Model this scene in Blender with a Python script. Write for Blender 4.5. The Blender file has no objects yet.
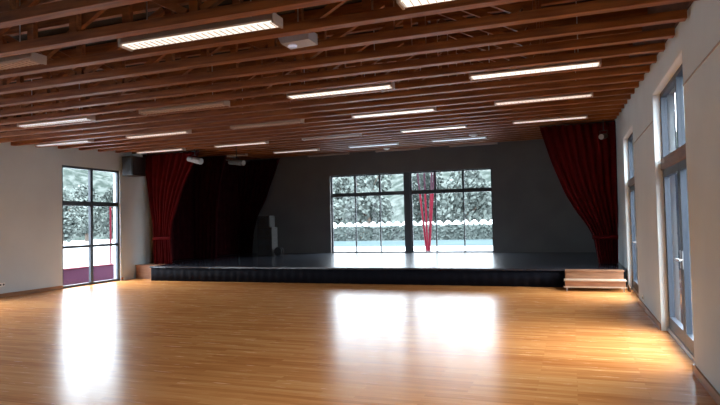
import bpy, bmesh, math, random
from mathutils import Vector, Matrix
random.seed(7)
C = bpy.context.scene.collection
PI = math.pi

# ------------------------------------------------------------------ layout (metres)
XL, XR = -11.93, 1.048          # inner faces of the side walls
YB, YF = 19.43, 13.22           # back wall, stage front
HS = 0.397                      # stage height
Y0, SP = 5.877, 0.6467          # truss rhythm
YR = -4.0                       # wall behind the camera
def zc(x, y): return 3.2455 + 0.0037 * (x - XR) + 0.05326 * (y - Y0)   # underside of the trusses

# ------------------------------------------------------------------ materials
def mat(name, col, rough=.6, metal=0., coat=0., emit=None, estr=0., spec=.5):
    m = bpy.data.materials.new(name); m.use_nodes = True
    b = m.node_tree.nodes['Principled BSDF']
    b.inputs['Base Color'].default_value = (*col, 1)
    b.inputs['Roughness'].default_value = rough
    b.inputs['Metallic'].default_value = metal
    b.inputs['Coat Weight'].default_value = coat
    b.inputs['Specular IOR Level'].default_value = spec
    if emit:
        b.inputs['Emission Color'].default_value = (*emit, 1)
        b.inputs['Emission Strength'].default_value = estr
    return m

def noisy(name, ca, cb, scale=(1, 1, 1), nscale=4., detail=4., rough=.6, bump=0., bscale=None, lo=.35, hi=.65, spec=.5, coord='Object'):
    m = mat(name, ca, rough, spec=spec); t = m.node_tree; n = t.nodes; l = t.links
    b = n['Principled BSDF']
    tc = n.new('ShaderNodeTexCoord'); mp = n.new('ShaderNodeMapping'); mp.inputs['Scale'].default_value = scale
    l.new(tc.outputs[coord], mp.inputs['Vector'])
    nz = n.new('ShaderNodeTexNoise'); nz.inputs['Scale'].default_value = nscale; nz.inputs['Detail'].default_value = detail
    l.new(mp.outputs[0], nz.inputs['Vector'])
    r = n.new('ShaderNodeValToRGB'); r.color_ramp.elements[0].position = lo; r.color_ramp.elements[1].position = hi
    r.color_ramp.elements[0].color = (*ca, 1); r.color_ramp.elements[1].color = (*cb, 1)
    l.new(nz.outputs['Fac'], r.inputs[0]); l.new(r.outputs[0], b.inputs['Base Color'])
    if bump:
        bp = n.new('ShaderNodeBump'); bp.inputs['Strength'].default_value = bump; bp.inputs['Distance'].default_value = .02
        l.new(nz.outputs['Fac'], bp.inputs['Height']); l.new(bp.outputs[0], b.inputs['Normal'])
    return m

def floor_mat():
    m = mat('oak_strip_floor', (.4, .2, .08), .2, spec=.25); t = m.node_tree; n = t.nodes; l = t.links
    b = n['Principled BSDF']
    tc = n.new('ShaderNodeTexCoord')
    br = n.new('ShaderNodeTexBrick'); br.offset = .37; br.offset_frequency = 2
    br.inputs['Color1'].default_value = (.0, .0, .0, 1); br.inputs['Color2'].default_value = (1, 1, 1, 1)
    br.inputs['Mortar'].default_value = (.25, .25, .25, 1)
    br.inputs['Scale'].default_value = 1.; br.inputs['Mortar Size'].default_value = .002
    br.inputs['Brick Width'].default_value = .9; br.inputs['Row Height'].default_value = .07
    l.new(tc.outputs['Object'], br.inputs['Vector'])
    mp = n.new('ShaderNodeMapping'); mp.inputs['Scale'].default_value = (1.2, 14, 1)
    l.new(tc.outputs['Object'], mp.inputs['Vector'])
    nz = n.new('ShaderNodeTexNoise'); nz.inputs['Scale'].default_value = 2.2; nz.inputs['Detail'].default_value = 6
    l.new(mp.outputs[0], nz.inputs['Vector'])
    mp2 = n.new('ShaderNodeMapping'); mp2.inputs['Scale'].default_value = (.25, 1.3, 1)
    l.new(tc.outputs['Object'], mp2.inputs['Vector'])
    n2 = n.new('ShaderNodeTexNoise'); n2.inputs['Scale'].default_value = 1.; n2.inputs['Detail'].default_value = 3
    l.new(mp2.outputs[0], n2.inputs['Vector'])
    def mth(op, a, c):
        k = n.new('ShaderNodeMath'); k.operation = op
        for i, v in ((0, a), (1, c)):
            if isinstance(v, (int, float)): k.inputs[i].default_value = v
            else: l.new(v, k.inputs[i])
        return k.outputs[0]
    s = mth('ADD', mth('MULTIPLY', br.outputs['Color'], .30), mth('MULTIPLY', nz.outputs['Fac'], .45))
    s = mth('ADD', s, mth('MULTIPLY', n2.outputs['Fac'], .30))
    r = n.new('ShaderNodeValToRGB'); e = r.color_ramp.elements
    e[0].position = .3; e[0].color = FL_A; e[1].position = .85; e[1].color = FL_C
    k = e.new(.56); k.color = FL_B
    l.new(s, r.inputs[0]); l.new(r.outputs[0], b.inputs['Base Color'])
    rr = n.new('ShaderNodeMapRange'); rr.inputs['To Min'].default_value = .18; rr.inputs['To Max'].default_value = .32
    l.new(nz.outputs['Fac'], rr.inputs['Value']); l.new(rr.outputs[0], b.inputs['Roughness'])
    bp = n.new('ShaderNodeBump'); bp.inputs['Strength'].default_value = .10; bp.inputs['Distance'].default_value = .004
    l.new(s, bp.inputs['Height']); l.new(bp.outputs[0], b.inputs['Normal'])
    return m

def glass_mat(name='window_glass', tint=(.93, .97, 1.)):
    m = bpy.data.materials.new(name); m.use_nodes = True; t = m.node_tree; n = t.nodes; l = t.links
    n.remove(n['Principled BSDF']); out = n['Material Output']
    tr = n.new('ShaderNodeBsdfTransparent'); tr.inputs[0].default_value = (*tint, 1)
    gl = n.new('ShaderNodeBsdfGlossy'); gl.inputs['Roughness'].default_value = .02
    fr = n.new('ShaderNodeFresnel'); fr.inputs['IOR'].default_value = 1.3
    mx = n.new('ShaderNodeMixShader')
    # reflect only where light enters a pane, as a thin sheet does (no total reflection inside the sheet)
    ge = n.new('ShaderNodeNewGeometry'); iv = n.new('ShaderNodeMath'); iv.operation = 'SUBTRACT'; iv.inputs[0].default_value = 1.
    l.new(ge.outputs['Backfacing'], iv.inputs[1]); mu = n.new('ShaderNodeMath'); mu.operation = 'MULTIPLY'
    l.new(fr.outputs[0], mu.inputs[0]); l.new(iv.outputs[0], mu.inputs[1]); fr = mu
    l.new(fr.outputs[0], mx.inputs[0]); l.new(tr.outputs[0], mx.inputs[1]); l.new(gl.outputs[0], mx.inputs[2]); l.new(mx.outputs[0], out.inputs[0])
    return m

FL_A = (.50, .165, .04, 1); FL_B = (.70, .285, .085, 1); FL_C = (.80, .42, .155, 1)
M = {}
M['floor'] = floor_mat()
M['wall'] = noisy('grey_beige_plaster', (.50, .555, .58), (.54, .60, .62), nscale=1.2, rough=.85, spec=.2)
M['wall_f'] = noisy('brown_grey_plaster', (.20, .18, .16), (.23, .20, .18), nscale=1.2, rough=.85, spec=.2)
M['wall_l'] = M['wall']
M['wall_b'] = noisy('dark_grey_plaster', (.14, .136, .134), (.155, .151, .148), nscale=1.5, rough=.9, spec=.2)
M['truss'] = noisy('reddish_brown_timber', (.135, .034, .006), (.28, .092, .018), scale=(.6, 8, 8), nscale=3, detail=6, rough=.55)
M['plate'] = noisy('dark_brown_wall_plate', (.06, .02, .01), (.09, .03, .015), nscale=3, rough=.7)
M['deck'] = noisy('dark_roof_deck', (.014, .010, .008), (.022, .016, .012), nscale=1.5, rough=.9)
M['skirt'] = noisy('stained_wood_skirting', (.22, .09, .035), (.33, .15, .06), scale=(4, .6, 4), nscale=3, rough=.4)
M['frame_dark'] = mat('dark_window_frame', (.02, .022, .028), .4)
M['frame_blue'] = mat('slate_blue_frame', (.022, .031, .046), .45)
M['jamb_darkener'] = mat('jamb_darkening_slate', (.012, .018, .028), .7, spec=.1)  # for the added sheets that darken the skylit outer jambs
M['frame_wood'] = noisy('brown_transom_wood', (.12, .06, .035), (.2, .10, .06), scale=(6, .8, 6), nscale=3, rough=.5)
M['rail'] = mat('grey_wall_rail', (.32, .29, .26), .8)
M['reveal'] = mat('pale_reveal_paint', (.62, .66, .66), .6)
M['glass'] = glass_mat()
M['stage_top'] = noisy('black_stage_floor', (.012, .014, .02), (.03, .034, .045), scale=(.6, 3, 1), nscale=2, rough=.22, spec=.8)
M['stage_front'] = mat('black_skirt_cloth', (.002, .002, .005), .8, spec=.15)
M['step'] = noisy('oak_steps', (.22, .095, .045), (.32, .15, .075), scale=(1, 8, 8), nscale=3, rough=.45)
M['nose'] = mat('pale_step_edge', (.42, .31, .22), .4)
M['metal'] = mat('brushed_steel', (.55, .56, .58), .3, .9)
M['red'] = noisy('red_velvet', (.058, .001, .0014), (.078, .0018, .0025), nscale=6, rough=.85, spec=.1)
M['maroon'] = noisy('dark_maroon_velvet', (.018, .0015, .0025), (.026, .002, .0035), nscale=6, rough=.9, spec=.05)
M['black'] = mat('black_plastic', (.012, .012, .014), .5)
M['grille'] = noisy('speaker_grille', (.01, .01, .012), (.035, .035, .04), nscale=90, rough=.7)
M['case'] = noisy('brown_black_cabinet', (.018, .014, .012), (.026, .021, .018), nscale=20, rough=.7)
M['spotgrey'] = mat('pale_grey_lamp_body', (.30, .29, .29), .4)
M['white'] = mat('white_plastic', (.75, .75, .72), .4)
M['housing'] = mat('off_white_lamp_housing', (.36, .27, .22), .6)
M['lamp_hi'] = mat('lit_tube_bright', (.9, .9, .85), .4, emit=(1., .93, .82), estr=.08)
M['lamp_mid'] = mat('lit_tube_soft', (.9, .85, .8), .4, emit=(1., .84, .74), estr=.05)
M['lamp_cool'] = mat('lit_tube_cool', (.85, .9, .95), .4, emit=(.86, .94, 1.), estr=.045)
M['lamp_off'] = mat('unlit_louvre', (.52, .36, .27), .5)
M['ground'] = noisy('pale_concrete', (.26, .27, .28), (.32, .33, .34), nscale=.3, rough=.9, spec=0.)
M['pitch'] = noisy('teal_court_surface', (.031, .044, .046), (.037, .051, .053), nscale=.2, rough=.9, spec=0.)
M['leaf'] = noisy('pale_green_leaves', (.064, .076, .070), (.080, .093, .086), nscale=.55, detail=6, rough=.8, spec=0., lo=.38, hi=.6)
M['hill'] = noisy('wooded_hillside', (.020, .026, .023), (.048, .055, .051), nscale=.9, detail=8, rough=.9, spec=0., bump=1., lo=.42, hi=.60)
M['slate'] = noisy('dark_slate_cladding', (.012, .018, .028), (.018, .026, .038), nscale=2, rough=.8, spec=.05)
M['asphalt'] = noisy('dark_asphalt', (.035, .038, .044), (.05, .053, .06), nscale=3, rough=.95, spec=0.)
M['bark'] = mat('tree_bark', (.12, .09, .07), .9)
M['redpaint'] = mat('red_painted_steel', (.07, .004, .010), .6, spec=.05)
M['purple'] = mat('faded_red_wall', (.080, .030, .050), .8, spec=0.)
M['darkpaint'] = mat('dark_purple_steel', (.022, .007, .013), .6, spec=.05)
M['fence'] = mat('white_fence_paint', (.85, .86, .86), .6)
M['hedge'] = noisy('grey_green_hedge', (.040, .050, .047), (.056, .067, .063), nscale=.9, detail=6, rough=.9, spec=0.)

# ------------------------------------------------------------------ helpers
def box(bm, x0, x1, y0, y1, z0, z1, bev=0.):
    v = [bm.verts.new((x, y, z)) for x in (x0, x1) for y in (y0, y1) for z in (z0, z1)]
    f = [(0, 1, 3, 2), (4, 6, 7, 5), (0, 4, 5, 1), (2, 3, 7, 6), (0, 2, 6, 4), (1, 5, 7, 3)]
    fs = [bm.faces.new([v[i] for i in q]) for q in f]
    if bev:
        es = list({e for q in fs for e in q.edges})
        bmesh.ops.bevel(bm, geom=es, offset=bev, segments=2, affect='EDGES', profile=.5)
def prism(bm, a, b, r, w2=None):
    """rectangular bar between two points, half sizes r (perp in xz) and w2 (y)"""
    a, b = Vector(a), Vector(b); d = (b - a).normalized()
    u = d.cross(Vector((0, 1, 0)));  u = u.normalized() if u.length > 1e-4 else Vector((1, 0, 0))
    w = d.cross(u).normalized(); w2 = w2 or r
    vs = [bm.verts.new(p + u * s * r + w * t * w2) for p in (a, b) for s, t in ((-1, -1), (1, -1), (1, 1), (-1, 1))]
    for q in ((0, 1, 2, 3), (7, 6, 5, 4), (0, 4, 5, 1), (1, 5, 6, 2), (2, 6, 7, 3), (3, 7, 4, 0)):
        bm.faces.new([vs[i] for i in q])
def tube(bm, a, b, r0, r1=None, seg=14, caps=True):
    a, b = Vector(a), Vector(b); d = (b - a).normalized(); r1 = r0 if r1 is None else r1
    u = d.orthogonal().normalized(); w = d.cross(u)
    A = []; B = []
    for i in range(seg):
        t = 2 * PI * i / seg; o = u * math.cos(t) + w * math.sin(t)
        A.append(bm.verts.new(a + o * r0)); B.append(bm.verts.new(b + o * r1))
    for i in range(seg): bm.faces.new((A[i], A[(i + 1) % seg], B[(i + 1) % seg], B[i]))
    if caps: bm.faces.new(A[::-1]); bm.faces.new(B)
def obj(name, bm, m, parent=None, smooth=False):
    bmesh.ops.recalc_face_normals(bm, faces=bm.faces)
    me = bpy.data.meshes.new(name); bm.to_mesh(me); bm.free()
    for k in (m if isinstance(m, (list, tuple)) else [m]): me.materials.append(k)
    if smooth:
        for p in me.polygons: p.use_smooth = True
    o = bpy.data.objects.new(name, me); C.objects.link(o)
    if parent: o.parent = parent
    return o
def boxes(name, bs, m, parent=None, bev=0.):
    bm = bmesh.new()
    for b in bs: box(bm, *b, bev=bev)
    return obj(name, bm, m, parent)
def thing(name, label, cat, loc=(0, 0, 0), rz=0., group=None):
    o = bpy.data.objects.new(name, None); C.objects.link(o); o.location = loc; o.rotation_euler = (0, 0, rz)
    o.empty_display_size = .1
    return tag(o, label, cat, group)
def tag(o, label, cat, group=None):
    o['label'] = label; o['category'] = cat
    if group: o['group'] = group
    return o
def struct(o):
    o['kind'] = 'structure'; return o
def dup(root, loc=None):
    r = root.copy(); C.objects.link(r)
    if loc is not None: r.location = loc
    for ch in list(root.children):
        c = ch.copy(); C.objects.link(c); c.parent = r
        for g in list(ch.children):
            k = g.copy(); C.objects.link(k); k.parent = c
    return r

# ------------------------------------------------------------------ shell
T = .24                          # wall thickness
ZT = 5.3
OP_L = [(-3.08, -.30), (1.20, 3.95), (6.34, 8.55), (11.15, 13.14)]       # floor-length openings, left wall
OP_R = [(1.63, 3.84), (6.30, 8.50), (11.15, 13.14)]
OH = 3.09
def wall_x(name, x0, x1, ops, m):
    bs = []; y = YR - T
    for a, b in ops:
        bs.append((x0, x1, y, a, -.1, ZT)); bs.append((x0, x1, a, b, OH, ZT)); y = b
    bs.append((x0, x1, y, YB + T, -.1, ZT))
    return struct(boxes(name, bs, m))
wall_x('wall_left', XL - T, XL, OP_L, M['wall'])
wall_x('wall_right', XR, XR + T, OP_R, M['wall'])
struct(boxes('wall_back', [(XL, -8.17, YB, YB + T, -.1, ZT), (-2.42, XR, YB, YB + T, -.1, ZT),
                           (-8.17, -2.42, YB, YB + T, -.1, HS), (-8.17, -2.42, YB, YB + T, 3.17, ZT)], M['wall_b']))
struct(boxes('wall_front', [(XL, XR, YR - T, YR, -.1, ZT)], M['wall_f']))
struct(boxes('floor', [(XL - T, XR + T, YR - T, YB + T, -.12, 0)], M['floor']))
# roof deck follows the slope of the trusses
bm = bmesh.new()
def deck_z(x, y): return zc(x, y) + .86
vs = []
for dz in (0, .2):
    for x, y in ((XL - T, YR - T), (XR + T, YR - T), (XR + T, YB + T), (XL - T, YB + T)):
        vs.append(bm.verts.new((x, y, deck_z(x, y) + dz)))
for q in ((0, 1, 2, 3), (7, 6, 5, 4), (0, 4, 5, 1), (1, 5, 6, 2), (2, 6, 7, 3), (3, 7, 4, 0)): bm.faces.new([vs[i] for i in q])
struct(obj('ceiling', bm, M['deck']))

# dark timber wall plates that carry the truss ends
for nm_, xa_, xb_ in (('trim_7', XL, XL + .022), ('trim_8', XR - .022, XR)):
    bm = bmesh.new()
    vs = [bm.verts.new((x, y, zc(x, y) + z)) for x in (xa_, xb_) for y in (YR, YB) for z in (.10, .86)]
    for q in ((0, 1, 3, 2), (4, 6, 7, 5), (0, 4, 5, 1), (2, 3, 7, 6), (0, 2, 6, 4), (1, 5, 7, 3)): bm.faces.new([vs[i] for i in q])
    struct(obj(nm_, bm, M['plate']))

# skirting boards, broken at the openings
def base_x(name, x0, x1, ops, yend):
    bs = []; y = YR
    for a, b in ops: bs.append((x0, x1, y, a, 0, .085)); y = b
    bs.append((x0, x1, y, yend, 0, .085))
    struct(boxes(name, bs, M['skirt']))
base_x('baseboard_left', XL, XL + .018, OP_L, YF)
base_x('baseboard_right', XR - .018, XR, OP_R, YF - .6)
struct(boxes('trim_1', [(XR - .012, XR, a, b, 2.73, 2.740) for a, b in ((-2, 1.61), (3.86, 6.28), (8.52, 11.13))], M['rail']))       # thin rail along the right wall

# pale reveals of the right-hand openings
k = 1
for a, b in OP_R:
    k += 1
    struct(boxes('trim_%d' % k, [(XR + .004, XR + .088, b - .012, b, 0, OH), (XR + .004, XR + .088, a, a + .012, 0, OH),
                                 (XR + .004, XR + .088, a + .012, b - .012, OH - .012, OH)], M['reveal']))

# ------------------------------------------------------------------ windows
def rect_frame(bs, axis, pos, d, a0, a1, z0, z1, w):
    """four bars of a frame; axis 'x': plane x=pos, runs along y"""
    def add(p0, p1, q0, q1):
        bs.append((pos, pos + d, p0, p1, q0, q1) if axis == 'x' else (p0, p1, pos, pos + d, q0, q1))
    add(a0, a0 + w, z0, z1); add(a1 - w, a1, z0, z1); add(a0 + w, a1 - w, z0, z0 + w); add(a0 + w, a1 - w, z1 - w, z1)
def pane(name, axis, pos, a0, a1, z0, z1, parent):
    b = (pos, pos + .006, a0, a1, z0, z1) if axis == 'x' else (a0, a1, pos, pos + .006, z0, z1)
    return boxes(name, [b], M['glass'], parent)
def window(n, axis, pos, d, a0, a1, z0, z1, w, vbars, hbars, m, sub=()):
    root = bpy.data.objects.new('window_%d' % n, None); C.objects.link(root); struct(root)
    bs = []; rect_frame(bs, axis, pos, d, a0, a1, z0, z1, w)
    boxes('window_frame', bs, m, root)
    def bar(nm, p0, p1, q0, q1):
        boxes(nm, [(pos, pos + d, p0, p1, q0, q1) if axis == 'x' else (p0, p1, pos, pos + d, q0, q1)], m, root)
    hs = sorted(hbars)
    for zb, hw in hs: bar('transom', a0 + w, a1 - w, zb - hw, zb + hw)
    zz = [z0 + w] + [v for zb, hw in hs for v in (zb - hw, zb + hw)] + [z1 - w]
    for r in range(0, len(zz), 2):
        vb = vbars[r // 2]; xs = [a0 + w]
        for xb, vw in vb:
            bar('mullion', xb - vw, xb + vw, zz[r], zz[r + 1]); xs += [xb - vw, xb + vw]
        xs.append(a1 - w)
        for c in range(0, len(xs), 2):
            pane('window_pane', axis, pos + d * .5, xs[c], xs[c + 1], zz[r], zz[r + 1], root)
    return root
# left wall windows
n = 0
for a, b in OP_L:
    n += 1; mid = (a + b) / 2
    window(n, 'x', XL - .11, .07, a, b, .0, OH, .06, [[(mid, .045)]] * 3, [(1.02, .035), (2.13, .06)], M['frame_blue'])
# back wall, two big units side by side
for a, b, c in ((-8.17, -5.40, (-7.24, -6.32)), (-5.20, -2.42, (-4.33, -3.38))):
    n += 1
    window(n, 'y', YB + .10, .07, a, b, HS, 3.17, .045,
           [[(c[0], .018), (c[1], .018)], [(c[0], .035), (c[1], .035)]], [(2.47, .065)], M['frame_dark'])
struct(boxes('trim_9', [(-5.40, -5.20, YB + .04, YB + .20, HS, 3.17)], M['frame_dark']))

# ------------------------------------------------------------------ right-hand glazed double doors with a light above
def door_set(n, a, b):
    root = bpy.data.objects.new('door_%d' % n, None); C.objects.link(root); struct(root)
    x = XR + .09; d = .07; w = .06; zt = 2.15; mid = (a + b) / 2 - .1
    bs = []; rect_frame(bs, 'x', x, d, a, b, 0.0, OH, w)
    boxes('door_frame', bs, M['frame_blue'], root)
    boxes('transom', [(x - .03, x + d, a + w, b - w, zt - .07, zt + .07)], M['frame_wood'], root)
    boxes('mullion', [(x, x + d, mid - .035, mid + .035, zt + .07, OH - w)], M['frame_blue'], root)
    pane('fanlight_pane', 'x', x + .035, a + w, mid - .035, zt + .07, OH - w, root)
    pane('fanlight_pane', 'x', x + .035, mid + .035, b - w, zt + .07, OH - w, root)
    for p, q, hy in ((a + w, mid - .004, mid - .07), (mid + .004, b - w, mid + .07)):
        bs = []; rect_frame(bs, 'x', x - .005, .06, p, q, .05, zt - .07, .09)
        bs.append((x - .005, x + .055, p + .09, q - .09, .14, .20))
        leaf = boxes('door_leaf', bs, M['frame_blue'], root)
        g = pane('door_pane', 'x', x + .025, p + .09, q - .09, .20, zt - .16, leaf)
        bm = bmesh.new(); tube(bm, (x - .005, hy, 1.0), (x - .06, hy, 1.0), .012)
        s = -1 if hy < mid else 1
        tube(bm, (x - .055, hy, 1.0), (x - .055, hy + s * .12, 1.0), .010)
        box(bm, x - .012, x - .004, hy - .02, hy + .02, .9, 1.1)
        obj('door_handle', bm, M['metal'], leaf)
    boxes('added_dark_lining', [(x + d, XR + T + .02, a + .001, a + .016, 0, OH - .001), (x + d, XR + T + .02, b - .016, b - .001, 0, OH - .001),
                           (x + d, XR + T + .02, a + .016, b - .016, OH - .016, OH - .001)], M['jamb_darkener'], root)  # added dark sheets, keep the skylit outer jambs from showing white
    boxes('threshold', [(x - .02, x + d, a, b, 0.0, .05)], M['metal'], root)
    return root
for i, (a, b) in enumerate(OP_R): door_set(i + 1, a, b)

# ------------------------------------------------------------------ roof trusses
def ordinal(k):
    return ['first', 'second', 'third', 'fourth', 'fifth', 'sixth', 'seventh', 'eighth', 'ninth', 'tenth', 'eleventh', 'twelfth',
            'thirteenth', 'fourteenth', 'fifteenth', 'sixteenth', 'seventeenth', 'eighteenth', 'nineteenth', 'twentieth',
            'twenty-first', 'twenty-second', 'twenty-third', 'twenty-fourth', 'twenty-fifth'][k]
def make_truss():
    t = thing('roof_truss', '', 'roof truss', (0, 0, 0), group='timber roof trusses')
    L0, L1 = XL + .024, XR - .024; sl = .0037; hw = .036
    def zz(x): return sl * (x - XR)
    def bar(nm, z0, z1, w):
        bm = bmesh.new()
        vs = [bm.verts.new((x, y, zz(x) + z)) for x in (L0, L1) for y in (-w, w) for z in (z0, z1)]
        for q in ((0, 1, 3, 2), (4, 6, 7, 5), (0, 4, 5, 1), (2, 3, 7, 6), (0, 2, 6, 4), (1, 5, 7, 3)): bm.faces.new([vs[i] for i in q])
        bmesh.ops.bevel(bm, geom=bm.edges[:], offset=.003, segments=1, affect='EDGES')
        return obj(nm, bm, M['truss'], t)
    bar('bottom_chord', 0, .08, .05); bar('top_chord', .70, .85, hw)
    xs = [-.3 - 1.25 * k for k in range(10)]
    for k, x in enumerate(xs):
        bm = bmesh.new(); prism(bm, (x, 0, zz(x) + .08), (x, 0, zz(x) + .70), .04, .030); obj('post', bm, M['truss'], t)
        if k < 9:
            xa, xb = x - .07, xs[k + 1] + .07
            if k % 2: xa, xb = xb, xa
            bm = bmesh.new(); prism(bm, (xa, 0, zz(x) + .09), (xb, 0, zz(x) + .68), .032, .025); obj('diagonal_web', bm, M['truss'], t)
    return t
proto = make_truss()
N_T = 25                          # i = -4 .. 20
for k in range(N_T):
    i = k - 4; y = Y0 + i * SP
    o = proto if k == 0 else dup(proto)
    o.location = (0, y, zc(XR, y))
    if k == 0: lab = 'brown timber roof truss nearest the viewer, crossing the top left corner of the photo'
    elif k == N_T - 1: lab = 'last brown timber roof truss, against the dark back wall above the big windows'
    elif y < YF: lab = 'brown timber roof truss over the hall floor, %s in the row counting from the viewer' % ordinal(k)
    else: lab = 'brown timber roof truss over the stage, %s from the dark back wall' % ordinal(N_T - 1 - k)
    o['label'] = lab

# ------------------------------------------------------------------ fluorescent ceiling lights
LX = [-11.431, -8.864, -6.297, -3.730, -1.163]
LY = [4.18, 7.43, 10.02, 13.29, 16.56, 19.14]
LEN = 1.55
def make_light(m):
    t = thing('fluorescent_light', '', 'ceiling light', group='long fluorescent lights between the trusses')
    bm = bmesh.new()
    # trapezoid tray
    pr = [(-.075, .0), (-.082, .012), (-.06, .06), (.06, .06), (.082, .012), (.075, .0)]
    A = [bm.verts.new((0.02, y, z)) for y, z in pr]; B = [bm.verts.new((LEN - .02, y, z)) for y, z in pr]
    for i in range(len(pr)): bm.faces.new((A[i], A[(i + 1) % 6], B[(i + 1) % 6], B[i]))
    bm.faces.new(A); bm.faces.new(B[::-1]); obj('housing', bm, M['housing'], t)
    bm = bmesh.new(); box(bm, .03, LEN - .03, -.066, .066, -.012, 0); df = obj('diffuser', bm, m, t)
    bm = bmesh.new()
    for k in range(26):
        x = .04 + k * (LEN - .08) / 25; box(bm, x - .002, x + .002, -.066, .066, -.018, -.012)
    obj('louvre', bm, M['housing'], df)
    for xa in (0, LEN - .02):
        bm = bmesh.new(); box(bm, xa, xa + .02, -.085, .085, -.022, .065, bev=.004); obj('end_cap', bm, M['housing'], t)
    bm = bmesh.new()
    for x in (.25, LEN - .25): tube(bm, (x, 0, .06), (x, 0, .86), .006, seg=8)
    obj('hanging_rod', bm, M['metal'], t)
    return t
kinds = {'hi': 'lit', 'mid': 'dimly lit', 'cool': 'cool white lit', 'off': 'unlit'}
# (row, column): state
ST = {(0, 2): 'off', (0, 3): 'hi', (0, 4): 'hi',
      (1, 1): 'cool', (1, 2): 'off', (1, 3): 'hi', (1, 4): 'hi',
      (2, 0): 'cool', (2, 1): 'mid', (2, 2): 'off', (2, 3): 'hi', (2, 4): 'mid',
      (3, 0): 'mid', (3, 1): 'mid', (3, 2): 'off', (3, 3): 'hi', (3, 4): 'mid',
      (4, 0): 'off', (4, 1): 'mid', (4, 2): 'cool', (4, 3): 'cool',
      (5, 1): 'off', (5, 2): 'off', (5, 3): 'off'}
rown = ['in the row nearest the viewer', 'in the second row from the viewer', 'in the third row from the viewer',
        'in the row just over the stage front', 'in the row over the middle of the stage', 'in the last row before the back wall']
protos = {}
for (r, c), s in ST.items():
    o = dup(protos[s]) if s in protos else make_light(M['lamp_' + s])
    protos.setdefault(s, o)
    x, y = LX[c], LY[r]
    o.location = (x, y, zc(x + LEN / 2, y) - .022)
    o.rotation_euler = (0, -math.atan(.0037), 0)
    cols = sorted(cc for rr, cc in ST if rr == r); q = cols.index(c); nn = len(cols)
    pos = 'leftmost' if q == 0 else 'rightmost' if q == nn - 1 else ('%s from left' % ordinal(q))
    o['label'] = '%s tube %s, %s' % (kinds[s], rown[r], pos)
    o.name = 'fluorescent_light'

# ------------------------------------------------------------------ small ceiling fittings
def spot(label, loc, aim, body, r=.09, L=.24, name='stage_spotlight'):
    t = thing(name, label, 'spotlight', loc)
    aim = Vector(aim).normalized()
    bm = bmesh.new(); tube(bm, Vector((0, 0, -.16)) - aim * L * .5, Vector((0, 0, -.16)) + aim * L * .5, r * .8, r, 20)
    obj('lamp_body', bm, body, t, False)
    bm = bmesh.new(); tube(bm, Vector((0, 0, -.16)) + aim * (L * .5), Vector((0, 0, -.16)) + aim * (L * .5 + .012), r * .85, r * .85, 20)
    obj('lens', bm, M['spotgrey'], t)
    bm = bmesh.new(); side = aim.cross(Vector((0, 0, 1))).normalized()
    for s in (-1, 1):
        a = Vector((0, 0, -.16)) + side * s * (r + .015); b_ = Vector((0, 0, -.03)) + side * s * (r + .015)
        tube(bm, a, b_, .008, seg=8)
    tube(bm, Vector((0, 0, -.03)) + side * (r + .02), Vector((0, 0, -.03)) - side * (r + .02), .008, seg=8)
    tube(bm, (0, 0, -.03), (0, 0, zc(loc[0], loc[1]) - loc[2] + .01), .012, seg=8)
    obj('yoke', bm, M['black'], t)
    return t
spot('pale grey stage spotlight hanging left, in front of the red curtain top', (-9.78, 13.637, 3.47), (1, -.25, -.22), M['spotgrey'], .085, .52)
spot('dark stage spotlight hanging right of the pale one, before the dark drape', (-8.45, 13.637, 3.33), (1, -.2, -.12), M['case'], .08, .50)
spot('small spotlight hanging before the red curtain at the right of the stage', (.74, 14.284, 3.47), (-.6, -1, -.2), M['case'], .07, .2)

def round_fitting(label, x, y, r, name, cat, m):
    t = thing(name, label, cat, (x, y, zc(x, y)))
    bm = bmesh.new(); tube(bm, (0, 0, 0), (0, 0, -.025), r, r * .92, 20); obj('base', bm, M['white'], t)
    bm = bmesh.new(); tube(bm, (0, 0, -.025), (0, 0, -.05), r * .7, r * .45, 20); obj('dome', bm, m, t)
    return t
round_fitting('round white smoke detector under the trusses above the right part of the back window', -2.39, Y0 + 15 * SP, .12, 'smoke_detector', 'smoke detector', M['white'])
round_fitting('round white smoke detector under the trusses above the middle of the back window', -5.61, Y0 + 19 * SP, .11, 'smoke_detector', 'smoke detector', M['white'])
# grey lamp between the near trusses
t = thing('ceiling_floodlight', 'small grey floodlight with a glint glow set in its glass between near trusses, beside the brightest light', 'floodlight', (-2.33, 4.86, zc(-2.4, 4.9)))
bm = bmesh.new()
pts0 = [(-.17, .05), (.15, .08), (.15, -.02), (-.13, -.03)]
A = [bm.verts.new((x, -.10, z)) for x, z in pts0]; B = [bm.verts.new((x, .10, z)) for x, z in pts0]
for i in range(4): bm.faces.new((A[i], A[(i + 1) % 4], B[(i + 1) % 4], B[i]))
bm.faces.new(A[::-1]); bm.faces.new(B)
obj('lamp_body', bm, mat('grey_lamp_body', (.42, .40, .42), .35, .3), t)
bm = bmesh.new(); tube(bm, (-.06, 0, -.03), (-.06, 0, -.045), .045, .035, 16); obj('lens', bm, mat('glint_glow_lens', (.5, .54, .7), .1, emit=(.75, .8, 1.), estr=.02), t)  # the glint is put in as a faint bluish glow of the lens
bm = bmesh.new(); tube(bm, (0, 0, .07), (0, 0, .85), .008, seg=8); obj('hanging_rod', bm, M['metal'], t)

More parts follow.
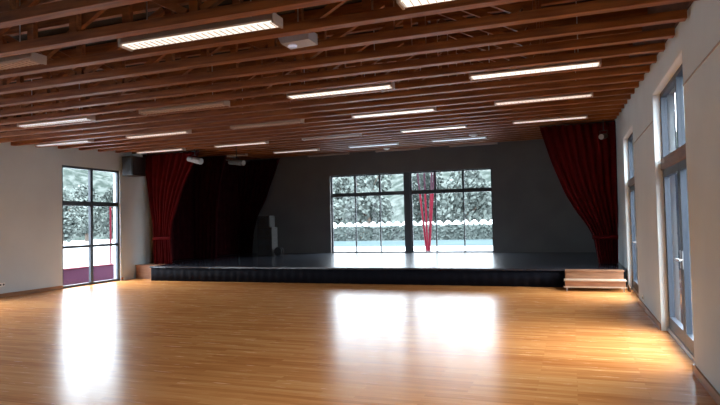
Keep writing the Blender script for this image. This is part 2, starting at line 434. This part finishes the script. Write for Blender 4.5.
# ------------------------------------------------------------------ stage
st = thing('stage_platform', 'low black stage platform across the far end of the hall', 'stage', (0, YF, 0))
def rel(bs, o): return [(a - o[0], b - o[0], c - o[1], d - o[1], e - o[2], f - o[2]) for a, b, c, d, e, f in bs]
boxes('stage_floor', rel([(-10.99, XR - .02, YF - .02, YB - .02, HS - .04, HS), (XL + .02, -10.99, 14.35, YB - .02, HS - .04, HS)], (0, YF, 0)), M['stage_top'], st)
bm = bmesh.new()                   # pleated black cloth along the front
x = XL + 1.0; prev = None
cols = []
N = 260
for i in range(N + 1):
    xx = -10.97 + (XR - .05 + 10.97) * i / N; y = .01 * math.sin(i * 1.3) + .012
    cols.append((bm.verts.new((xx, y, .004)), bm.verts.new((xx, y, HS - .042))))
for i in range(N): bm.faces.new((cols[i][0], cols[i + 1][0], cols[i + 1][1], cols[i][1]))
sk = obj('skirt', bm, M['stage_front'], st, True)
sm = sk.modifiers.new('thick', 'SOLIDIFY'); sm.thickness = .006; sm.offset = 1
boxes('carcass', rel([(-10.97, XR - .04, YF + .06, YB - .04, .01, HS - .045), (XL + .04, -10.97, 14.38, YB - .04, .01, HS - .045)], (0, YF, 0)), M['black'], st)

# wooden steps at the right end
s = thing('stage_steps', 'pale wooden two-step unit at the right end of the stage', 'steps', (-.17, YF - .62, 0))
W_ = 1.13; 
boxes('upper_tread', [(0, W_, .28, .58, HS - .03, HS)], M['step'], s, bev=.006)
boxes('upper_riser', [(.02, W_ - .02, .30, .32, .22, HS - .03)], M['step'], s)
boxes('lower_tread', [(-.02, W_ + .02, 0, .32, .20, .225)], M['nose'], s, bev=.005)
boxes('lower_riser', [(.0, W_, .03, .05, .09, .20)], M['step'], s)
boxes('bottom_rail', [(-.03, W_ + .03, .0, .03, .07, .095)], M['nose'], s, bev=.004)
for xx in (0, W_ - .04):
    boxes('side_panel', [(xx, xx + .03, .33, .57, .09, HS - .03)], M['step'], s)
for xx in (.02, W_ - .05):
    for yy in (.01, .52): boxes('leg', [(xx, xx + .03, yy, yy + .03, 0, .075 if yy < .1 else .09)], M['metal'], s)
# wooden block at the left end
s = thing('wooden_step_block', 'small reddish wooden step block at the left end of the stage', 'step', (-11.905, 13.68, 0))
boxes('top_board', [(0, .905, 0, .66, HS - .03, HS)], M['step'], s, bev=.005)
boxes('front_panel', [(.02, .89, .02, .045, 0, HS - .03)], M['step'], s)
for xx in (.02, .865): boxes('side_panel', [(xx, xx + .025, .045, .64, 0, HS - .03)], M['step'], s)

# ------------------------------------------------------------------ curtains
def lerp_poly(poly, z):
    for (z0, x0), (z1, x1) in zip(poly, poly[1:]):
        if z0 <= z <= z1:
            return x0 + (x1 - x0) * (z - z0) / (z1 - z0)
    return poly[0][1] if z < poly[0][0] else poly[-1][1]
def smooth_poly(poly, z, h=.12):
    return sum(lerp_poly(poly, z + k * h / 2) for k in (-2, -1, 0, 1, 2)) / 5
def curtain(name, label, y, left, right, ztop, zbot, m, folds, amp, axis='y', tie=None, tilt=None):
    t = thing(name, label, 'curtain', (0, 0, 0))
    bm = bmesh.new(); NU, NV = folds * 10, 44; g = []
    for j in range(NV + 1):
        v = j / NV; row = []
        for i in range(NU + 1):
            u = i / NU
            zt = ztop(u) if callable(ztop) else ztop
            z = zbot + (zt - zbot) * v
            a, b = smooth_poly(left, z), smooth_poly(right, z)
            p = a + (b - a) * u; wdt = abs(b - a)
            am = amp * (1 if wdt > .7 else .6 + .4 * wdt / .7)
            off = am * math.sin(2 * PI * folds * u + .5 * math.sin(3 * z + 2 * u)) + .3 * am * math.sin(2 * PI * folds * .37 * u + 1.7 * z)
            row.append(bm.verts.new((p, y + off, z) if axis == 'y' else (y + off, p, z)))
        g.append(row)
    for j in range(NV):
        for i in range(NU): bm.faces.new((g[j][i], g[j][i + 1], g[j + 1][i + 1], g[j + 1][i]))
    c = obj('cloth', bm, m, t, True)
    md = c.modifiers.new('thick', 'SOLIDIFY'); md.thickness = .006
    zt0 = ztop(0) if callable(ztop) else ztop
    bm = bmesh.new()
    a, b = lerp_poly(left, 9), lerp_poly(right, 9)
    if axis == 'y': tube(bm, (a, y, zt0 + .01), (b, y, zt0 + .01), .016, seg=10)
    else: tube(bm, (y, a, (ztop(0)) + .01), (y, b, (ztop(1)) + .01), .016, seg=10)
    obj('curtain_rail', bm, M['black'], t)
    if tie:
        z = tie; a, b = smooth_poly(left, z), smooth_poly(right, z)
        bm = bmesh.new()
        NS = 24; ring = []
        for q in range(NS):
            th = 2 * PI * q / NS; cx, cy = (a + b) / 2 + (abs(b - a) / 2 + .015) * math.cos(th), y + (amp * 1.5 + .01) * math.sin(th)
            ring.append([bm.verts.new((cx, cy, z + dz + .12 * math.cos(th) * (1 if a > -5 else -1) * 0)) for dz in (-.04, .04)])
        for q in range(NS): bm.faces.new((ring[q][0], ring[(q + 1) % NS][0], ring[(q + 1) % NS][1], ring[q][1]))
        tb = obj('tie_back', bm, m, t, True); md = tb.modifiers.new('thick', 'SOLIDIFY'); md.thickness = .008
    return t
YC = 14.62
curtain('stage_curtain', 'red velvet stage curtain drawn aside at the right end of the stage', YC,
        [(.40, .56), (.6, .52), (.95, .47), (1.12, .42), (1.3, .33), (1.59, .12), (2.05, -.13), (2.83, -.42), (3.7, -.67)],
        [(.40, .97), (1.1, .98), (1.6, 1.0), (3.7, 1.02)], zc(0, YC) - .03, HS + .005, M['red'], 9, .055, tie=1.02)
curtain('stage_curtain', 'red velvet stage curtain gathered beside the left wall of the stage', 14.0,
        [(.40, -11.50), (1.0, -11.52), (1.54, -11.50), (2.25, -11.66), (3.6, -11.84)],
        [(.40, -10.85), (1.1, -10.90), (1.65, -10.82), (2.6, -10.45), (3.6, -9.9)], zc(-11, 14.0) - .03, HS + .005, M['red'], 9, .06, tie=1.15)
curtain('side_drape', 'near-black maroon drape covering the left side wall of the stage', XL + .16,
        [(.4, 14.3), (4, 14.3)], [(.4, 19.1), (4, 19.1)], lambda u: zc(XL, 14.3 + 4.8 * u) - .03, HS + .005, M['maroon'], 18, .05, axis='x')
curtain('back_drape', 'near-black maroon drape pulled to the left corner of the back wall', 19.2,
        [(.4, -11.86), (4, -11.86)], [(.4, -11.29), (1.28, -11.19), (1.87, -11.01), (2.38, -10.66), (3.12, -10.35), (3.9, -10.05)],
        zc(-11, 19.2) - .04, HS + .005, M['maroon'], 8, .05, tie=1.0)
# a dark cross-stage drape that closes the left wing
curtain('wing_drape', 'near-black maroon wing drape standing behind the left red curtain', 16.2,
        [(.4, -11.70), (4, -11.70)], [(.4, -10.85), (1.3, -10.80), (2.0, -10.75), (3.0, -10.60), (3.75, -10.4)],
        zc(-11, 16.2) - .03, HS + .005, M['maroon'], 6, .05)
curtain('wing_drape', 'near-black maroon wing drape in the right corner behind the red curtain', 15.4,
        [(.4, .62), (4, .62)], [(.4, .98), (4, .98)], zc(.8, 15.4) - .03, HS + .005, M['maroon'], 4, .05)

# ------------------------------------------------------------------ loudspeakers
s = thing('wall_speaker', 'black loudspeaker bracketed high on the left wall before the red curtain', 'loudspeaker', (XL, 13.40, 3.24), rz=0)
bm = bmesh.new(); box(bm, .10, .48, -.30, .24, -.30, .24, bev=.015); obj('cabinet', bm, M['black'], s)
bm = bmesh.new(); box(bm, .13, .45, -.315, -.302, -.27, .21); obj('grille', bm, M['grille'], s)
bm = bmesh.new(); tube(bm, (.29, -.317, -.09), (.29, -.322, -.09), .11, seg=24); obj('woofer', bm, M['case'], s)
bm = bmesh.new(); tube(bm, (.29, -.317, .12), (.29, -.322, .12), .045, seg=20); obj('tweeter', bm, M['case'], s)
bm = bmesh.new(); box(bm, .0, .012, -.1, .1, -.12, .12); box(bm, .012, .10, -.02, .02, -.03, .03); obj('bracket', bm, M['metal'], s)
def cabinet(name, label, loc, w, dp, h, nc):
    s = thing(name, label, 'loudspeaker', loc)
    bm = bmesh.new(); box(bm, -w / 2, w / 2, -dp / 2, dp / 2, 0.0, h, bev=.012); obj('cabinet', bm, M['case'], s)
    bm = bmesh.new(); box(bm, -w / 2 + .03, w / 2 - .03, -dp / 2 - .012, -dp / 2 - .001, .04, h - .05); obj('grille', bm, M['grille'], s)
    for k in range(nc):
        cx = (k - (nc - 1) / 2) * w / max(nc, 1) * .9
        bm = bmesh.new(); tube(bm, (cx, -dp / 2 - .013, h * .48), (cx, -dp / 2 - .019, h * .48), min(w / nc, h) * .33, seg=24); obj('woofer', bm, M['case'], s)
    for sx in (-1, 1):
        bm = bmesh.new(); box(bm, sx * (w / 2 + .001) - (.006 if sx < 0 else 0), sx * (w / 2 + .001) + (.006 if sx > 0 else 0), -.06, .06, h * .7, h * .7 + .03); obj('handle', bm, M['black'], s)
    return s
cabinet('loudspeaker_cabinet', 'large dark loudspeaker cabinet on the stage floor, bottom of the stack', (-9.93, 17.95, HS), .56, .42, .62, 2)
cabinet('loudspeaker_cabinet', 'middle dark loudspeaker cabinet of the stack at the left of the stage', (-9.93, 17.95, HS + .62), .56, .42, .36, 2)
cabinet('loudspeaker_cabinet', 'smaller dark loudspeaker cabinet on top of the stack at the left', (-9.98, 17.95, HS + .98), .48, .38, .40, 1)
s = thing('cable_reel', 'small black cable reel on the stage floor beside the loudspeaker stack', 'cable reel', (-9.45, 17.85, HS))
bm = bmesh.new(); tube(bm, (0, -.07, .15), (0, -.05, .15), .15, seg=24); tube(bm, (0, .05, .15), (0, .07, .15), .15, seg=24); obj('flange', bm, M['black'], s)
bm = bmesh.new(); tube(bm, (0, -.05, .15), (0, .05, .15), .10, seg=20); obj('cable', bm, M['grille'], s)

# ------------------------------------------------------------------ sockets
def socket(label, x, y, z, side):
    s = thing('wall_socket', label, 'socket', (x, y, z))
    a, b = (0, .012) if side > 0 else (-.012, 0)
    bm = bmesh.new(); box(bm, a, b, -.075, .075, -.04, .04, bev=.003); obj('plate', bm, M['white'], s)
    for dy in (-.037, .037):
        bm = bmesh.new(); xx = b + .001 if side > 0 else a - .001
        tube(bm, (xx, dy, 0), (xx + .002 * side, dy, 0), .022, seg=16); obj('outlet', bm, M['case'], s)
socket('white double socket low on the left wall near the photo edge', XL, 9.50, .28, 1)
socket('small socket low on the right wall between the two door openings', XR, 10.45, .17, -1)

# ------------------------------------------------------------------ outdoors
bm = bmesh.new(); box(bm, -160, 160, -60, 160, -.6, -.125); struct(obj('ground', bm, M['ground']))
bm = bmesh.new(); box(bm, -34, 14, 36, 46.2, -.125, -.10); struct(obj('sports_court', bm, M['pitch']))
# wooded hillside around the back and the left
def hill_h(x, y):
    d = max(y - 60, -x - 60, 0)
    if y - 60 > 0 and -x - 60 > 0: d = math.hypot(y - 60, -x - 60)
    return min(12, d * .5) + (0 if d <= 0 else 1.2 * math.sin(x * .31) * math.cos(y * .27))
bm = bmesh.new(); g = []
for j in range(66):
    row = []
    for i in range(110):
        x = -150 + i * 2.5; y = -20 + j * 2.5; row.append(bm.verts.new((x, y, -.2 + hill_h(x, y) - (.3 if hill_h(x, y) <= 0 else 0))))
    g.append(row)
for j in range(65):
    for i in range(109): bm.faces.new((g[j][i], g[j][i + 1], g[j + 1][i + 1], g[j + 1][i]))
struct(obj('hillside', bm, M['hill'], None, True))

def make_tree(seed, h, r):
    rnd = random.Random(seed)
    t = thing('tree', '', 'tree', group='trees outside the windows')
    bm = bmesh.new(); tube(bm, (0, 0, 0), (.1, 0, h * .55), .22, .12, 10)
    for k in range(5):
        a = rnd.random() * 6.3; tube(bm, (.05, 0, h * (.25 + .06 * k)), (math.cos(a) * r * .6, math.sin(a) * r * .6, h * (.45 + .08 * k)), .09, .03, 8)
    obj('trunk', bm, M['bark'], t)
    bm = bmesh.new()
    blobs = [(Vector((rnd.uniform(-.55, .55) * r, rnd.uniform(-.55, .55) * r, h * rnd.uniform(.18, .88))), r * rnd.uniform(.35, .55)) for _ in range(16)]
    for _ in range(2600):
        c, br = rnd.choice(blobs)
        d = Vector((rnd.gauss(0, 1), rnd.gauss(0, 1), rnd.gauss(0, 1))).normalized()
        p = c + d * br * rnd.uniform(.75, 1.05); s = rnd.uniform(.10, .22)
        if p.z < .1: continue
        u = Vector((rnd.gauss(0, 1), rnd.gauss(0, 1), rnd.gauss(0, 1))).normalized(); w = u.orthogonal().normalized()
        bm.faces.new([bm.verts.new(p + u * s * a + w * s * b) for a, b in ((-1, -.5), (0, -.8), (1, 0), (0, .8), (-1, .5))])
    obj('foliage', bm, M['leaf'], t)
    return t
ta, tb = make_tree(1, 6.6, 2.6), make_tree(2, 5.8, 2.3)
tr = [(-27.5, 51.5, 'leafy tree beyond the white fence, leftmost in the back window'),
      (-22, 55.5, 'leafy tree beyond the white fence, second from the left in the back window'),
      (-17.6, 51, 'leafy tree beyond the white fence, just left of the thick central window post'),
      (-12.8, 54.5, 'leafy tree beyond the white fence, behind the red splayed posts'),
      (-8.6, 51, 'leafy tree beyond the white fence, second from the right in the back window'),
      (-3.5, 55, 'leafy tree beyond the white fence, rightmost in the back window'),
      (-50, 46.6, 'leafy tree outside the left window, in its left panes'),
      (-54, 54.0, 'leafy tree outside the left window, behind its middle mullion'),
      (-48, 52.8, 'leafy tree outside the left window, in its right panes')]
for k, (x, y, lab) in enumerate(tr):
    o = (ta, tb)[k] if k < 2 else dup((ta, tb)[k % 2])
    o.location = (x, y, -.12); o.rotation_euler = (0, 0, k * 1.3); o['label'] = lab; o.scale = (1, 1, 1 + .08 * (k % 3))

# hedge and white scalloped fence behind the court
bm = bmesh.new(); rnd = random.Random(5)
for _ in range(9000):
    p = Vector((rnd.uniform(-31, -2), rnd.uniform(46.6, 47.4), rnd.uniform(-.1, 1.05))); s = rnd.uniform(.08, .18)
    u = Vector((rnd.gauss(0, 1), rnd.gauss(0, 1), rnd.gauss(0, 1))).normalized(); w = u.orthogonal().normalized()
    bm.faces.new([bm.verts.new(p + u * s * a + w * s * b) for a, b in ((-1, -.5), (0, -.8), (1, 0), (0, .8), (-1, .5))])
box(bm, -31, -2, 46.7, 47.3, -.12, .95)
tag(obj('hedge', bm, M['hedge']), 'low grey-green hedge between the teal court and the white fence', 'hedge')
s = thing('garden_fence', 'white scalloped fence above the hedge behind the teal court', 'fence', (-31, 47.75, -.12))
bm = bmesh.new(); NB = 40; wb = 29.0 / NB
for k in range(NB):
    x0 = k * wb; P_ = []
    for q in range(9):
        P_.append((x0 + wb * q / 8, 1.28 + .30 * math.sin(PI * q / 8)))
    A = [bm.verts.new((x, 0, z)) for x, z in P_] + [bm.verts.new((x0 + wb, 0, 1.0)), bm.verts.new((x0, 0, 1.0))]
    B = [bm.verts.new((v.co.x, .04, v.co.z)) for v in A]
    bm.faces.new(A); bm.faces.new(B[::-1])
    for i in range(len(A)): bm.faces.new((A[i], A[(i + 1) % len(A)], B[(i + 1) % len(A)], B[i]))
obj('scalloped_board', bm, M['fence'], s)
for k in range(0, NB + 1, 4): boxes('fence_post', [(k * wb - .04, k * wb + .04, .041, .12, 0, 1.35)], M['fence'], s)

# red splayed posts behind the back window
s = thing('splayed_post_column', 'red splayed steel posts rising from one foot, seen through the right back window', 'column', (-6.15, 25.9, -.125))
for k, (dx, dy) in enumerate(((-.44, .1), (-.02, -.3), (.20, .3), (.40, -.05))):
    bm = bmesh.new(); tube(bm, (dx * .12, dy * .12, .06), (dx * .75, dy * .75, 2.9), .042, .046, 12); obj('post', bm, M['redpaint'], s)
    bm = bmesh.new(); tube(bm, (dx * .75, dy * .75, 2.9), (dx * 1.15, dy * 1.15, 4.6), .036, .04, 12); o = obj('post_top', bm, M['darkpaint'], s)
    o['label'] = 'dark upper length of the red post'
bm = bmesh.new(); tube(bm, (0, 0, 0), (0, 0, .06), .18, .16, 20); obj('foot', bm, M['redpaint'], s)

# dark slate outbuilding beyond the right-hand doors
s = thing('outbuilding', 'dark slate-blue outbuilding seen through the glazed doors on the right', 'building', (1.75, 19.8, -.125))
bm = bmesh.new(); box(bm, 0, 7.5, 0, 5, 0, 2.9)
for k in range(38): box(bm, .02 + k * .197, .045 + k * .197, -.02, 0, .05, 2.88)
obj('clad_wall', bm, M['slate'], s)
boxes('roof', [(-.25, 7.75, -.3, 5.3, 2.901, 3.05)], M['frame_dark'], s, bev=.02)
boxes('shed_door', [(1.2, 2.2, -.05, -.021, .02, 2.1)], M['frame_blue'], s)
bm = bmesh.new(); box(bm, XR + T, 12, -6, 19.7, -.125, -.11); struct(obj('asphalt_path', bm, M['asphalt']))

# faded red low wall and post outside the left window
s = thing('garden_wall', 'low faded red wall outside the left window', 'wall', (-13.7, 10.2, -.125))
boxes('wall_body', [(-.12, .12, 0, 8.5, 0, .44)], M['purple'], s, bev=.01)
boxes('coping', [(-.15, .15, -.02, 8.52, .441, .47)], M['redpaint'], s, bev=.01)
s = thing('canopy_post', 'thin red post outside the left window, by its right edge', 'post', (-14.2, 15.2, -.125))
bm = bmesh.new(); tube(bm, (0, 0, .02), (0, 0, 2.3), .03, seg=14); obj('pole', bm, M['redpaint'], s)
boxes('base_plate', [(-.12, .12, -.12, .12, 0, .02)], M['redpaint'], s)

# ------------------------------------------------------------------ sky and portals
w = bpy.data.worlds.new('overcast_sky'); bpy.context.scene.world = w; w.use_nodes = True
t = w.node_tree; bg = t.nodes['Background']
tc = t.nodes.new('ShaderNodeTexCoord'); sx = t.nodes.new('ShaderNodeSeparateXYZ'); r = t.nodes.new('ShaderNodeValToRGB')
t.links.new(tc.outputs['Generated'], sx.inputs[0]); t.links.new(sx.outputs['Z'], r.inputs[0])
r.color_ramp.elements[0].position = 0; r.color_ramp.elements[0].color = (.50, .54, .58, 1)
r.color_ramp.elements[1].position = .7; r.color_ramp.elements[1].color = (1.6, 1.65, 1.7, 1)
t.links.new(r.outputs[0], bg.inputs[0]); bg.inputs['Strength'].default_value = 1.0
def portal(name, loc, rot, sx_, sy_):
    l = bpy.data.lights.new(name, 'AREA'); l.shape = 'RECTANGLE'; l.size = sx_; l.size_y = sy_; l.cycles.is_portal = True
    o = bpy.data.objects.new(name, l); C.objects.link(o); o.location = loc; o.rotation_euler = rot
for a, b in OP_L: portal('daylight_portal', (XL - T - .03, (a + b) / 2, OH / 2), (0, -PI / 2, 0), OH, b - a)
for a, b in OP_R: portal('daylight_portal', (XR + T + .03, (a + b) / 2, OH / 2), (0, PI / 2, 0), OH, b - a)
portal('daylight_portal', (-5.3, YB + T + .03, 1.8), (-PI / 2, 0, 0), 5.8, 2.8)

# ------------------------------------------------------------------ camera
f, yaw, pitch, roll = 583.664, -0.3471085, 0.032885, -0.0224014
cy, sy = math.cos(yaw), math.sin(yaw)
fwd = Vector((sy * math.cos(pitch), cy * math.cos(pitch), math.sin(pitch)))
r0 = Vector((cy, -sy, 0)); u0 = r0.cross(fwd)
rr = r0 * math.cos(roll) + u0 * math.sin(roll); uu = rr.cross(fwd)
cam = bpy.data.cameras.new('camera'); cam.sensor_width = 36; cam.lens = f / 720 * 36; cam.clip_end = 500
co = bpy.data.objects.new('camera', cam); C.objects.link(co)
mw = Matrix(((rr.x, uu.x, -fwd.x, 0), (rr.y, uu.y, -fwd.y, 0), (rr.z, uu.z, -fwd.z, 1.5), (0, 0, 0, 1)))
co.matrix_world = mw
sc = bpy.context.scene; sc.camera = co
sc.view_settings.view_transform = 'Standard'; sc.view_settings.look = 'None'
sc.view_settings.gamma = 1; sc.view_settings.use_curve_mapping = False
sc.view_settings.exposure = 3.85
sc.cycles.use_denoising = True; sc.cycles.max_bounces = 10; sc.cycles.diffuse_bounces = 6; sc.cycles.transparent_max_bounces = 16
sc.cycles.sample_clamp_indirect = 8; sc.cycles.caustics_reflective = False
